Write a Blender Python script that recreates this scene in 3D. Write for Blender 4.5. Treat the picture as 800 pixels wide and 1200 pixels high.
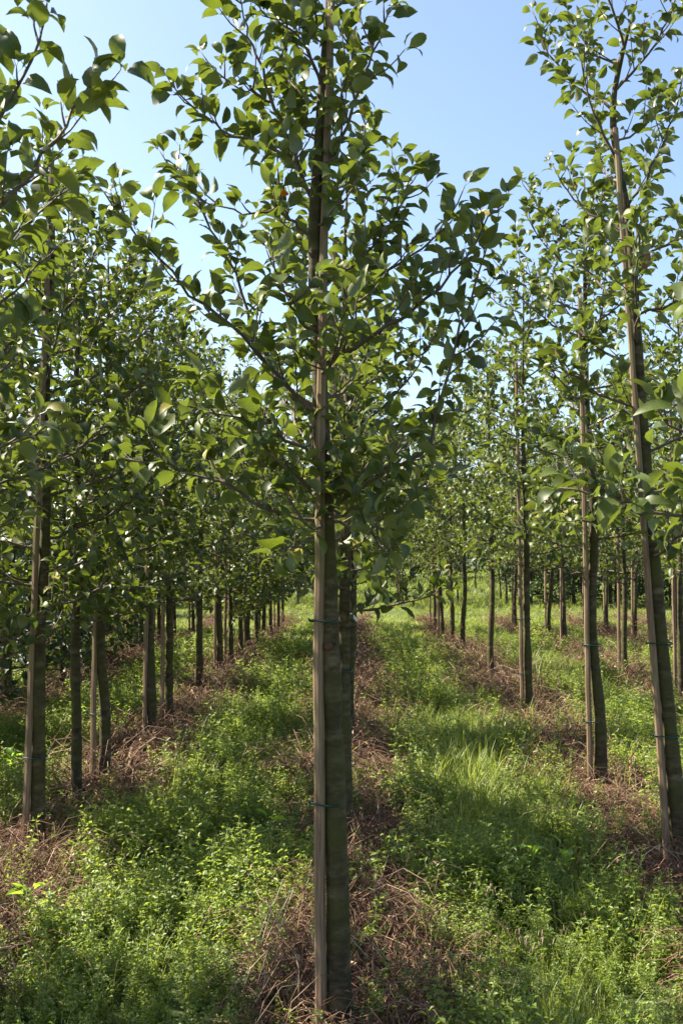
import bpy, math, random
import numpy as np
from mathutils import Vector, Matrix, Euler

for o in list(bpy.data.objects):
    bpy.data.objects.remove(o, do_unlink=True)
scene = bpy.context.scene
COL = scene.collection
PI = math.pi
rng = np.random.default_rng(11)
random.seed(11)

# ------------------------------------------------------------------ camera
F = 1150.0            # focal length in photo pixels (photo 800 x 1200)
CAMH = 1.60
VX, VY = 420.0, 650.0 # vanishing point of the rows in the photo
cam_d = bpy.data.cameras.new('camera')
cam = bpy.data.objects.new('camera', cam_d)
COL.objects.link(cam)
cam_d.sensor_fit = 'VERTICAL'
cam_d.sensor_height = 36.0
cam_d.sensor_width = 24.0
cam_d.lens = F * 36.0 / 1200.0
cam.location = (0, 0, CAMH)
cam.rotation_euler = (PI/2 + math.atan((VY-600)/F), 0, math.atan((VX-400)/F))
cam_d.clip_start = 0.05
cam_d.clip_end = 1500
cam_d.dof.use_dof = True
cam_d.dof.focus_distance = 4.2
cam_d.dof.aperture_fstop = 9.0
scene.camera = cam

# ------------------------------------------------------------------ sky, sun, exposure
SUN_AZ = math.radians(74)     # left of the view direction
SUN_EL = math.radians(48)
w = bpy.data.worlds.new('World')
scene.world = w
w.use_nodes = True
nt = w.node_tree
nt.nodes.clear()
sky = nt.nodes.new('ShaderNodeTexSky')
sky.sky_type = 'NISHITA'
sky.sun_disc = False
sky.sun_elevation = SUN_EL
sky.sun_rotation = -SUN_AZ
sky.air_density = 1.0
sky.dust_density = 1.8
sky.ozone_density = 1.6
bg = nt.nodes.new('ShaderNodeBackground')
bg.inputs['Strength'].default_value = 0.078
wo = nt.nodes.new('ShaderNodeOutputWorld')
nt.links.new(sky.outputs[0], bg.inputs['Color'])
nt.links.new(bg.outputs[0], wo.inputs['Surface'])

sun_d = bpy.data.lights.new('sun', 'SUN')
sun_d.energy = 5.0
sun_d.angle = math.radians(0.53)
sun_d.color = (1.0, 0.92, 0.78)
sun = bpy.data.objects.new('sun', sun_d)
COL.objects.link(sun)
sdir = Vector((-math.sin(SUN_AZ)*math.cos(SUN_EL), math.cos(SUN_AZ)*math.cos(SUN_EL), math.sin(SUN_EL)))
sun.rotation_euler = sdir.to_track_quat('Z', 'Y').to_euler()
sun.location = (-20, 20, 30)

scene.view_settings.view_transform = 'Standard'
scene.view_settings.look = 'None'
scene.view_settings.gamma = 1.0
scene.view_settings.use_curve_mapping = False
scene.view_settings.exposure = 1.92
scene.render.engine = 'CYCLES'
scene.cycles.max_bounces = 5
scene.cycles.transmission_bounces = 3
scene.cycles.diffuse_bounces = 3

# ------------------------------------------------------------------ helpers
def at(px, py, Y):
    return np.array([(px-VX)/F*Y, Y, CAMH + (VY-py)/F*Y])

def in_frame(p, m=30):
    if p[1] < 0.4: return False
    x = VX + p[0]*F/p[1]; y = VY - (p[2]-CAMH)*F/p[1]
    return -m < x < 800+m and -m < y < 1200+m

_perm = np.random.default_rng(3).random((256, 256))
def vnoise(x, y):
    x = np.asarray(x, float); y = np.asarray(y, float)
    xi = np.floor(x).astype(int); yi = np.floor(y).astype(int)
    fx = x-xi; fy = y-yi
    fx = fx*fx*(3-2*fx); fy = fy*fy*(3-2*fy)
    a = _perm[xi % 256, yi % 256]; b = _perm[(xi+1) % 256, yi % 256]
    c = _perm[xi % 256, (yi+1) % 256]; d = _perm[(xi+1) % 256, (yi+1) % 256]
    return (a*(1-fx)+b*fx)*(1-fy) + (c*(1-fx)+d*fx)*fy

def gz(x, y):
    """ground height"""
    x = np.asarray(x, float); y = np.asarray(y, float)
    rise = np.clip(y-29.5, 0, 40)*0.022
    bump = (vnoise(x*0.9+40, y*0.7+10)-0.5)*0.05 + (vnoise(x*3+7, y*3)-0.5)*0.02
    return rise + bump*np.clip(y/3, 0, 1)

class Acc:
    """collects verts / tris / quads and makes one mesh"""
    def __init__(s): s.v = []; s.t = []; s.q = []; s.n = 0
    def add(s, v, t=None, q=None):
        v = np.asarray(v, np.float32).reshape(-1, 3)
        if t is not None and len(t): s.t.append(np.asarray(t, np.int64)+s.n)
        if q is not None and len(q): s.q.append(np.asarray(q, np.int64)+s.n)
        s.v.append(v); s.n += len(v)
    def mesh(s, name, smooth=True):
        me = bpy.data.meshes.new(name)
        v = np.concatenate(s.v)
        t = np.concatenate(s.t).reshape(-1, 3) if s.t else np.zeros((0, 3), np.int64)
        q = np.concatenate(s.q).reshape(-1, 4) if s.q else np.zeros((0, 4), np.int64)
        me.vertices.add(len(v)); me.vertices.foreach_set('co', v.ravel())
        loops = np.concatenate([t.ravel(), q.ravel()]).astype(np.int32)
        me.loops.add(len(loops)); me.loops.foreach_set('vertex_index', loops)
        npoly = len(t)+len(q)
        me.polygons.add(npoly)
        st = np.concatenate([np.arange(len(t))*3, len(t)*3+np.arange(len(q))*4]).astype(np.int32)
        me.polygons.foreach_set('loop_start', st)
        me.polygons.foreach_set('use_smooth', np.full(npoly, smooth))
        me.update(calc_edges=True)
        me.validate()
        return me

def catmull(P, n):
    P = np.asarray(P, float)
    if len(P) == 2:
        u = np.linspace(0, 1, n)[:, None]
        return P[0]*(1-u)+P[1]*u
    Q = np.vstack([2*P[0]-P[1], P, 2*P[-1]-P[-2]])
    m = len(P)-1
    out = []
    for t in np.linspace(0, m, n):
        i = min(int(t), m-1); f = t-i
        a, b, c, d = Q[i], Q[i+1], Q[i+2], Q[i+3]
        out.append(0.5*((2*b)+(c-a)*f+(2*a-5*b+4*c-d)*f*f+(3*b-a-3*c+d)*f**3))
    return np.array(out)

def nrm(v):
    return v/(np.linalg.norm(v)+1e-9)

def tube(acc, P, R, sides=6, cap=True, jitter=0.0):
    P = np.asarray(P, float); n = len(P)
    R = np.broadcast_to(np.asarray(R, float), (n,))
    T = np.gradient(P, axis=0)
    ref = np.array([0.0, 1.0, 0.0]) if abs(nrm(T[0])[1]) < 0.9 else np.array([1.0, 0, 0])
    ang = np.arange(sides)/sides*2*PI
    V = []
    for i in range(n):
        t = nrm(T[i]); a = nrm(np.cross(ref, t)); b = np.cross(t, a)
        rr = R[i]*(1+jitter*(rng.random(sides)-0.5)) if jitter else R[i]
        V.append(P[i] + (np.cos(ang)*rr)[:, None]*a + (np.sin(ang)*rr)[:, None]*b)
    V = np.concatenate(V)
    q = []
    for i in range(n-1):
        for k in range(sides):
            k2 = (k+1) % sides
            q.append((i*sides+k, i*sides+k2, (i+1)*sides+k2, (i+1)*sides+k))
    t = []
    if cap:
        V = np.vstack([V, P[-1:] + nrm(T[-1])*R[-1]*0.6])
        e = len(V)-1
        for k in range(sides):
            t.append(((n-1)*sides+k, (n-1)*sides+(k+1) % sides, e))
    acc.add(V, t, q)

def obj(name, me, mat=None, parent=None):
    o = bpy.data.objects.new(name, me)
    if mat is not None and me is not None and not me.materials:
        me.materials.append(mat)
    COL.objects.link(o)
    if parent is not None: o.parent = parent
    return o

def tag(o, label, cat, group=None, kind=None):
    if label: o['label'] = label
    if cat: o['category'] = cat
    if group: o['group'] = group
    if kind: o['kind'] = kind
    return o

# ------------------------------------------------------------------ materials
def mat_new(name):
    m = bpy.data.materials.new(name); m.use_nodes = True
    t = m.node_tree; t.nodes.clear()
    out = t.nodes.new('ShaderNodeOutputMaterial')
    return m, t, out

def N(t, typ, **kw):
    n = t.nodes.new(typ)
    for k, v in kw.items(): setattr(n, k, v)
    return n

def ramp(t, fac, stops):
    r = N(t, 'ShaderNodeValToRGB')
    e = r.color_ramp.elements
    while len(e) < len(stops): e.new(0.5)
    for i, (p, c) in enumerate(stops):
        e[i].position = p; e[i].color = (*c, 1)
    t.links.new(fac, r.inputs[0])
    return r.outputs[0]

def leaf_mat(name, stops, under=None, trans=(0.25, 0.42, 0.04), tfac=0.35, rough=0.45, spec=0.5, noise=12.0, nstr=0.5):
    m, t, out = mat_new(name)
    L = t.links.new
    geo = N(t, 'ShaderNodeNewGeometry'); oi = N(t, 'ShaderNodeObjectInfo')
    add = N(t, 'ShaderNodeMath', operation='ADD'); fr = N(t, 'ShaderNodeMath', operation='FRACT')
    L(geo.outputs['Random Per Island'], add.inputs[0]); L(oi.outputs['Random'], add.inputs[1]); L(add.outputs[0], fr.inputs[0])
    col = ramp(t, fr.outputs[0], stops)
    tc = N(t, 'ShaderNodeTexCoord')
    nz = N(t, 'ShaderNodeTexNoise'); nz.inputs['Scale'].default_value = noise; nz.inputs['Detail'].default_value = 3
    L(tc.outputs['Object'], nz.inputs['Vector'])
    mr = N(t, 'ShaderNodeMapRange'); mr.inputs[1].default_value = 0.3; mr.inputs[2].default_value = 0.7
    mr.inputs[3].default_value = 1-nstr*0.5; mr.inputs[4].default_value = 1+nstr*0.5
    L(nz.outputs[0], mr.inputs[0])
    hsv = N(t, 'ShaderNodeHueSaturation'); L(mr.outputs[0], hsv.inputs['Value']); L(col, hsv.inputs['Color'])
    c = hsv.outputs[0]
    if under:
        mx = N(t, 'ShaderNodeMix', data_type='RGBA')
        L(geo.outputs['Backfacing'], mx.inputs[0]); L(c, mx.inputs[6]); mx.inputs[7].default_value = (*under, 1)
        c = mx.outputs[2]
    p = N(t, 'ShaderNodeBsdfPrincipled')
    L(c, p.inputs['Base Color']); p.inputs['Roughness'].default_value = rough
    p.inputs['Specular IOR Level'].default_value = spec
    tr = N(t, 'ShaderNodeBsdfTranslucent')
    mt = N(t, 'ShaderNodeMix', data_type='RGBA', blend_type='MULTIPLY'); mt.inputs[0].default_value = 0.0
    tv = N(t, 'ShaderNodeHueSaturation'); tv.inputs['Color'].default_value = (*trans, 1)
    L(mr.outputs[0], tv.inputs['Value']); L(tv.outputs[0], tr.inputs['Color'])
    ms = N(t, 'ShaderNodeMixShader'); ms.inputs[0].default_value = tfac
    L(p.outputs[0], ms.inputs[1]); L(tr.outputs[0], ms.inputs[2]); L(ms.outputs[0], out.inputs[0])
    return m

def surf_mat(name, stops, scale=(1, 1, 1), nscale=8, detail=6, rough=0.85, bump=0.3, bdist=0.01, spots=None, spot_scale=6, spot_thr=(0.5, 0.62), coord='Object'):
    m, t, out = mat_new(name)
    L = t.links.new
    tc = N(t, 'ShaderNodeTexCoord'); mp = N(t, 'ShaderNodeMapping'); mp.inputs['Scale'].default_value = scale
    L(tc.outputs[coord], mp.inputs[0])
    nz = N(t, 'ShaderNodeTexNoise'); nz.inputs['Scale'].default_value = nscale; nz.inputs['Detail'].default_value = detail
    nz.inputs['Roughness'].default_value = 0.65
    L(mp.outputs[0], nz.inputs['Vector'])
    c = ramp(t, nz.outputs[0], stops)
    oi = N(t, 'ShaderNodeObjectInfo')
    hv = N(t, 'ShaderNodeHueSaturation'); mr0 = N(t, 'ShaderNodeMapRange')
    mr0.inputs[3].default_value = 0.8; mr0.inputs[4].default_value = 1.2
    L(oi.outputs['Random'], mr0.inputs[0]); L(mr0.outputs[0], hv.inputs['Value']); L(c, hv.inputs['Color']); c = hv.outputs[0]
    if spots:
        n2 = N(t, 'ShaderNodeTexNoise'); n2.inputs['Scale'].default_value = spot_scale; n2.inputs['Detail'].default_value = 4
        L(tc.outputs[coord], n2.inputs['Vector'])
        mr = N(t, 'ShaderNodeMapRange'); mr.inputs[1].default_value = spot_thr[0]; mr.inputs[2].default_value = spot_thr[1]
        L(n2.outputs[0], mr.inputs[0])
        mx = N(t, 'ShaderNodeMix', data_type='RGBA')
        L(mr.outputs[0], mx.inputs[0]); L(c, mx.inputs[6]); mx.inputs[7].default_value = (*spots, 1)
        c = mx.outputs[2]
    p = N(t, 'ShaderNodeBsdfPrincipled'); p.inputs['Roughness'].default_value = rough
    p.inputs['Specular IOR Level'].default_value = 0.25
    L(c, p.inputs['Base Color'])
    b = N(t, 'ShaderNodeBump'); b.inputs['Strength'].default_value = bump; b.inputs['Distance'].default_value = bdist
    L(nz.outputs[0], b.inputs['Height']); L(b.outputs[0], p.inputs['Normal'])
    L(p.outputs[0], out.inputs[0])
    return m

M = {}
M['leaf'] = leaf_mat('apple_leaf', [(0.0, (0.026, 0.042, 0.008)), (0.35, (0.042, 0.062, 0.011)), (0.7, (0.062, 0.084, 0.014)),
                     (0.93, (0.098, 0.122, 0.020)), (0.985, (0.20, 0.18, 0.03))],
                     under=(0.165, 0.185, 0.095), trans=(0.22, 0.29, 0.024), tfac=0.22, rough=0.46, spec=0.30, noise=25, nstr=0.5)
M['leaf_yellow'] = leaf_mat('yellowed_leaf', [(0.0, (0.55, 0.40, 0.04)), (1.0, (0.55, 0.30, 0.03))], trans=(0.6, 0.42, 0.03), rough=0.5)
M['leaf_orange'] = leaf_mat('orange_leaf', [(0.0, (0.60, 0.17, 0.02)), (1.0, (0.50, 0.12, 0.02))], trans=(0.7, 0.2, 0.02), rough=0.5)
M['leaf_brown'] = leaf_mat('withered_leaf', [(0.0, (0.16, 0.07, 0.035)), (1.0, (0.24, 0.10, 0.05))], trans=(0.3, 0.12, 0.05), tfac=0.2, rough=0.7)
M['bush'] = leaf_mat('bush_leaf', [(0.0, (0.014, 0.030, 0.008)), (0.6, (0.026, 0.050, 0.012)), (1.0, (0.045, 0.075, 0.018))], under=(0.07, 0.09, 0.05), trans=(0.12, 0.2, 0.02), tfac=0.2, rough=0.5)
M['twig'] = surf_mat('twig_bark', [(0.3, (0.075, 0.052, 0.040)), (0.7, (0.150, 0.115, 0.090))], scale=(1, 1, 1), nscale=30, rough=0.7)
M['bark'] = surf_mat('trunk_bark', [(0.30, (0.020, 0.014, 0.007)), (0.5, (0.060, 0.045, 0.022)), (0.70, (0.15, 0.118, 0.066))],
                     scale=(1, 1, 2.2), nscale=14, rough=0.8, bump=0.55, bdist=0.006, spots=(0.058, 0.056, 0.013), spot_scale=5, spot_thr=(0.45, 0.65))
M['stake'] = surf_mat('stake_wood', [(0.25, (0.105, 0.066, 0.040)), (0.52, (0.215, 0.145, 0.090)), (0.78, (0.36, 0.26, 0.17))],
                      scale=(9, 9, 0.55), nscale=9, rough=0.75, bump=0.35, bdist=0.003, spots=(0.17, 0.165, 0.075), spot_scale=2.2, spot_thr=(0.52, 0.75))
M['tie'] = surf_mat('tie_plastic', [(0.3, (0.008, 0.03, 0.026)), (0.7, (0.012, 0.05, 0.042))], nscale=20, rough=0.45, bump=0.0)
M['tag'] = surf_mat('tag_plastic', [(0.3, (0.75, 0.76, 0.78)), (0.7, (0.85, 0.85, 0.85))], nscale=20, rough=0.4, bump=0.0)
M['knot'] = surf_mat('knot_wood', [(0.3, (0.05, 0.024, 0.015)), (0.7, (0.11, 0.055, 0.034))], nscale=90, rough=0.8)
M['ground'] = surf_mat('grassy_soil', [(0.3, (0.030, 0.042, 0.012)), (0.5, (0.045, 0.062, 0.016)), (0.7, (0.07, 0.085, 0.022))], nscale=3, detail=10, rough=0.95, bump=0.6, bdist=0.05)
M['soil'] = surf_mat('dry_litter_soil', [(0.3, (0.060, 0.036, 0.024)), (0.5, (0.115, 0.066, 0.042)), (0.72, (0.20, 0.12, 0.078))], nscale=28, detail=10, rough=0.95, bump=0.8, bdist=0.03)
M['weed'] = leaf_mat('weed_leaf', [(0.0, (0.080, 0.125, 0.018)), (0.5, (0.120, 0.172, 0.026)), (1.0, (0.165, 0.215, 0.040))],
                     trans=(0.40, 0.50, 0.06), tfac=0.38, rough=0.5, noise=3, nstr=0.4)
M['grass'] = leaf_mat('grass_blade', [(0.0, (0.090, 0.130, 0.020)), (0.5, (0.135, 0.178, 0.030)), (0.9, (0.180, 0.215, 0.044)), (1.0, (0.26, 0.24, 0.08))],
                      trans=(0.40, 0.48, 0.06), tfac=0.36, rough=0.5, noise=3, nstr=0.4)
M['dead'] = leaf_mat('dead_weed', [(0.0, (0.100, 0.044, 0.024)), (0.5, (0.155, 0.078, 0.043)), (0.85, (0.22, 0.145, 0.080)), (1.0, (0.42, 0.31, 0.20))],
                     trans=(0.3, 0.15, 0.08), tfac=0.12, rough=0.8, noise=4)
M['straw'] = leaf_mat('straw', [(0.0, (0.40, 0.33, 0.22)), (1.0, (0.58, 0.50, 0.37))], trans=(0.5, 0.4, 0.2), tfac=0.15, rough=0.7)
M['dock'] = leaf_mat('broad_leaf', [(0.0, (0.075, 0.155, 0.020)), (1.0, (0.13, 0.22, 0.03))], trans=(0.42, 0.62, 0.05), tfac=0.42, rough=0.4)
M['pink'] = leaf_mat('pink_flower', [(0.0, (0.26, 0.17, 0.11)), (1.0, (0.36, 0.26, 0.17))], trans=(0.5, 0.3, 0.3), tfac=0.2, rough=0.8)
M['apple'] = surf_mat('apple_skin', [(0.3, (0.45, 0.03, 0.02)), (0.7, (0.60, 0.10, 0.04))], nscale=20, rough=0.35, bump=0)

# ------------------------------------------------------------------ setting: ground, track, soil strips
ROWX = {'L5': -8.35, 'L4': -6.7, 'L3': -5.05, 'L2': -3.38, 'L1': -1.68, 'C': -0.066, 'R1': 1.58, 'R2': 3.24, 'R3': 4.85, 'R4': 6.45, 'R5': 8.05}
def grid_mesh(name, xs, ys, zoff=0.0):
    X, Y = np.meshgrid(xs, ys, indexing='xy')
    Z = gz(X, Y)+zoff
    V = np.stack([X, Y, Z], -1).reshape(-1, 3)
    nx, ny = len(xs), len(ys)
    idx = np.arange(nx*ny).reshape(ny, nx)
    q = np.stack([idx[:-1, :-1], idx[:-1, 1:], idx[1:, 1:], idx[1:, :-1]], -1).reshape(-1, 4)
    a = Acc(); a.add(V, None, q)
    return a.mesh(name)
xs = np.unique(np.concatenate([np.linspace(-400, -12, 20), np.linspace(-12, 12, 121), np.linspace(12, 400, 20)]))
ys = np.unique(np.concatenate([np.linspace(-200, -1, 12), np.linspace(-1, 32, 166), np.linspace(32, 80, 40), np.linspace(80, 900, 20)]))
g = obj('ground', grid_mesh('ground', xs, ys), M['ground']); g['kind'] = 'structure'

def strip_half(x0, y):
    return 0.135 + 0.05*(np.asarray(x0) > 1) + 0.20*(vnoise(y*1.1+x0*7, x0*3+5)-0.4) + 0.10*(vnoise(y*4+x0, x0)-0.5)
for k, x0 in ROWX.items():
    yy = np.linspace(0.6, 24.0, 235)
    hl = strip_half(x0, yy); hr = strip_half(x0+50, yy)
    end = np.clip((24.0-yy)/1.5, 0.05, 1)
    cols = np.linspace(-1, 1, 7)
    V = []
    for c in cols:
        xx = x0 + np.where(c < 0, c*hl, c*hr)*end*1.12
        zz = gz(xx, yy) + 0.006 + 0.022*(1-c*c)
        V.append(np.stack([xx, yy, zz], -1))
    V = np.stack(V, 1)
    ny, nx = V.shape[:2]
    idx = np.arange(nx*ny).reshape(ny, nx)
    q = np.stack([idx[:-1, :-1], idx[:-1, 1:], idx[1:, 1:], idx[1:, :-1]], -1).reshape(-1, 4)
    a = Acc(); a.add(V.reshape(-1, 3), None, q)
    s = obj('soil_strip', a.mesh('soil_strip'), M['soil']); s['kind'] = 'structure'

# ------------------------------------------------------------------ leaves
def leaf_template(seed, hi=True):
    r = np.random.default_rng(seed)
    n = 6 if hi else 4
    pet = 0.22
    u = np.linspace(0, 1, n)
    prof = np.sin(PI*np.clip(u, 0, 1)**0.80)**0.85
    W = (0.235+0.06*r.random())*prof
    fold = 0.15+0.45*r.random()        # V-fold along the midrib
    curl = 0.25+0.85*r.random()        # droop along the length
    tw = (r.random()-0.5)*0.5
    # petiole then blade, arc in y-z
    ang = 0.25 - curl*2*u
    seg = 1.0/(n-1)
    y = np.concatenate([[pet], pet+np.cumsum(np.cos(ang[:-1])*seg)])
    z = np.concatenate([[0.03], 0.03+np.cumsum(np.sin(ang[:-1])*seg)])
    mid = np.stack([tw*0.15*u*u, y, z], -1)
    V = [mid]
    inner = list(range(1, n-1))
    wav = (r.random((2, n))-0.5)*0.07
    for s, sg in enumerate((-1, 1)):
        side = mid[inner].copy()
        wi = W[inner]
        side[:, 0] += sg*wi*math.cos(fold)
        side[:, 2] += wi*math.sin(fold) + wav[s][inner] + sg*tw*wi*u[inner]
        V.append(side)
    V = np.concatenate(V)
    tri = []
    m = len(inner)
    for s in (0, 1):
        b = n+s*m
        def E(a_, b_, c_):
            tri.append((a_, b_, c_) if s == 1 else (a_, c_, b_))
        E(0, b, 1)
        for i in range(m-1):
            E(i+1, b+i, b+i+1); E(i+1, b+i+1, i+2)
        E(m, b+m-1, n-1)
    if hi:
        p0 = len(V)
        V = np.vstack([V, [[-0.010, 0, 0], [0.010, 0, 0], [0.008, pet, 0.03], [-0.008, pet, 0.03]]])
        tri += [(p0, p0+1, p0+2), (p0, p0+2, p0+3)]
    return V.astype(np.float32), np.array(tri)
LEAF_HI = [leaf_template(s) for s in range(10)]
LEAF_LO = [leaf_template(s+100, False) for s in range(6)]
LEAF_MESH = []
for i, (v, t) in enumerate(LEAF_HI):
    a = Acc(); a.add(v, t)
    me = a.mesh('leaf'); me.materials.append(M['leaf']); LEAF_MESH.append(me)

def join_leaves(acc, leaves, templates):
    """leaves: list of (pos, R, size, ...)"""
    if not leaves: return
    which = rng.integers(0, len(templates), len(leaves))
    for k in range(len(templates)):
        ids = np.nonzero(which == k)[0]
        if not len(ids): continue
        tv, tt = templates[k]
        P = np.array([leaves[i][0] for i in ids]); R = np.array([leaves[i][1] for i in ids]); S = np.array([leaves[i][2] for i in ids])
        V = P[:, None, :] + S[:, None, None]*np.einsum('nij,vj->nvi', R, tv)
        off = (np.arange(len(ids))*len(tv))[:, None, None]
        acc.add(V.reshape(-1, 3), (tt[None]+off).reshape(-1, 3))

UP = np.array([0, 0, 1.0])
def leaf_frame(d, tilt=0.55):
    d = nrm(d)
    n = UP + tilt*rng.normal(size=3)
    n = nrm(n - d*np.dot(n, d))
    x = np.cross(d, n)
    return np.stack([x, d, n], 1)

def rand_perp(d):
    v = rng.normal(size=3)
    return nrm(v-d*np.dot(v, d))

def leaves_on(P, leaves, bi, start, step, size, dens=1.0):
    """alternate leaves along a twig polyline"""
    seg = np.linalg.norm(np.diff(P, axis=0), axis=1)
    cum = np.concatenate([[0], np.cumsum(seg)]); L = cum[-1]
    s = start*L
    ph = rng.random()*6.28
    while s < L:
        i = min(np.searchsorted(cum, s, side='right')-1, len(seg)-1)
        f = (s-cum[i])/(seg[i]+1e-9)
        p = P[i]*(1-f)+P[i+1]*f
        d = nrm(P[i+1]-P[i])
        a = nrm(np.cross(d, UP)+1e-4); b = np.cross(a, d)
        side = math.cos(ph)*a + math.sin(ph)*b
        ph += 2.4 + rng.normal()*0.3
        ld = d*0.55 + side*0.9 + UP*(rng.random()*0.7-0.42)
        if rng.random() < dens:
            leaves.append((p, leaf_frame(ld), size*(0.68+0.5*rng.random()), bi))
        s += step*(0.7+0.6*rng.random())
    d = nrm(P[-1]-P[-2])
    for k in range(rng.integers(2, 5)):
        leaves.append((P[-1], leaf_frame(d*0.8+rand_perp(d)*0.7+UP*0.15), size*(0.55+0.5*rng.random()), bi))

def grow_branch(acc, P, r0, leaves, bi, size=0.085, step=0.040, twstep=0.085, twlen=0.28, sides=5, dens=1.0, tw=True, leafstart=0.30):
    n = max(6, int(len(P)*3))
    Q = catmull(P, n)
    Q[1:-1] += rng.normal(size=(n-2, 3))*0.006
    L = np.linalg.norm(np.diff(Q, axis=0), axis=1).sum()
    tube(acc, Q, np.linspace(r0, 0.0022, n), sides)
    leaves_on(Q, leaves, bi, leafstart, step, size, dens)
    if not tw: return
    cum = np.concatenate([[0], np.cumsum(np.linalg.norm(np.diff(Q, axis=0), axis=1))])
    s = 0.12*L
    while s < L*0.95:
        i = min(np.searchsorted(cum, s, side='right')-1, n-2)
        p = Q[i] + (Q[i+1]-Q[i])*((s-cum[i])/(cum[i+1]-cum[i]+1e-9))
        d = nrm(Q[i+1]-Q[i])
        side = rand_perp(d)
        if side[2] < -0.3: side[2] *= -0.6
        tl = twlen*(0.25+0.85*rng.random())*(1-0.45*s/L)
        e0 = nrm(d*0.7+side*0.9+UP*0.1)
        e1 = nrm(d*0.6+side*0.7+UP*0.55)
        T = catmull([p, p+e0*tl*0.5, p+e0*tl*0.5+e1*tl*0.5], 5)
        tube(acc, T, np.linspace(0.0035, 0.0016, 5), 4)
        leaves_on(T, leaves, bi, 0.12, step*0.92, size, dens)
        s += twstep*(0.6+0.8*rng.random())

def random_branches(H, zc, n, spread, rs, leaderfn, up=0.8, top_len=0.35):
    out = []
    az = rs.random()*6.28
    for k in range(n):
        u = (k+0.5*rs.random())/n
        z = zc + (H-0.25-zc)*u**1.1
        az += 2.4+rs.normal()*0.35
        ln = spread*((1-u)**0.8*(1-top_len)+top_len)*(0.75+0.45*rs.random())
        if u < 0.12: ln *= 0.8
        p0 = leaderfn(z)
        h = np.array([math.cos(az), math.sin(az), 0])
        s = up*(0.55+0.75*rs.random())*(0.25+1.0*u)
        p1 = p0 + h*ln*0.45 + UP*ln*0.30*s
        p2 = p0 + h*ln*0.80 + UP*ln*0.75*s
        p3 = p0 + h*ln*1.0 + UP*ln*1.20*s
        out.append([p0, p1, p2, p3])
    return out

def trunk_mesh(path, r0, rtop, sides=12):
    a = Acc()
    P = catmull(path, 34)
    u = np.linspace(0, 1, 34)
    R = r0*(1-u)**0.75 + rtop*u
    R = R*(1+0.05*rng.normal(size=34))
    R[0] *= 1.22; R[1] *= 1.08
    tube(a, P, R, sides, jitter=0.10)
    return a.mesh('trunk')

def lead_fn(path):
    Q = catmull(path, 60)
    def f(z):
        i = np.clip(np.searchsorted(Q[:, 2], z), 1, len(Q)-1)
        t = (z-Q[i-1, 2])/(Q[i, 2]-Q[i-1, 2]+1e-9)
        return Q[i-1]*(1-t)+Q[i]*t
    return f

def make_tree(loc, path, r0, branches, label, group, n_leaf_obj=0, size=0.085, hi=True, dens=1.0, twstep=0.085, twlen=0.28, step=0.04,
              special=(), knots=(), rb=0.0085, name='apple_tree'):
    """path, branches: tree-local points. Empty > trunk (> knot), branch (> leaf), foliage"""
    loc = np.array(loc, float)
    root = obj(name, None); root.location = loc
    tag(root, label, 'tree', group)
    tr = obj('trunk', trunk_mesh(path, r0, 0.004), M['bark'], root)
    for kn in knots:
        ka = Acc()
        c = np.array(kn)
        nd = nrm(np.array([0.15, -1, 0.0]))
        tube(ka, [c-nd*0.012, c+nd*0.004, c+nd*0.008], [0.017, 0.014, 0.008], 10)
        obj('knot', ka.mesh('knot'), M['knot'], tr)
    leaves = []; bobs = []
    for bi, P in enumerate(branches):
        a = Acc()
        P = [np.array(p, float) for p in P]
        L = sum(np.linalg.norm(P[i+1]-P[i]) for i in range(len(P)-1))
        grow_branch(a, P, min(rb, 0.003+0.008*L), leaves, bi, size, step, twstep, twlen, dens=dens)
        b = obj('branch', a.mesh('branch'), M['twig'], root)
        bobs.append(b)
    # leader top leaves
    Q = catmull(path, 60)[-16:]
    leaves_on(Q, leaves, len(bobs)-1, 0.0, 0.05, size, dens)
    # nearest leaves in the frame become objects
    order = sorted([i for i in range(len(leaves)) if in_frame(leaves[i][0]+loc)], key=lambda i: (leaves[i][0]+loc)[1]) if n_leaf_obj else []
    pick = set(order[:n_leaf_obj])
    rest = []
    for i, lf in enumerate(leaves):
        if i in pick:
            o = bpy.data.objects.new('leaf', LEAF_MESH[i % 10]); COL.objects.link(o)
            o.parent = bobs[lf[3]]
            Mx = Matrix(lf[1].tolist()).to_4x4() @ Matrix.Diagonal((lf[2], lf[2], lf[2], 1))
            Mx.translation = Vector(lf[0])
            o.matrix_basis = Mx
        else:
            rest.append(lf)
    a = Acc(); join_leaves(a, rest, LEAF_HI if hi else LEAF_LO)
    fo = obj('foliage', a.mesh('foliage'), M['leaf'], root); fo['kind'] = 'stuff'
    for (p, d, s, mt, lab) in special:
        v, t = LEAF_HI[int(rng.integers(0, 10))]
        R = leaf_frame(np.array(d, float), 0.8)
        q = Acc(); q.add((s*v@R.T)+np.array(p), t)
        o = obj('leaf', q.mesh('leaf'), M[mt], root); o['label'] = lab
    return root

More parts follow.
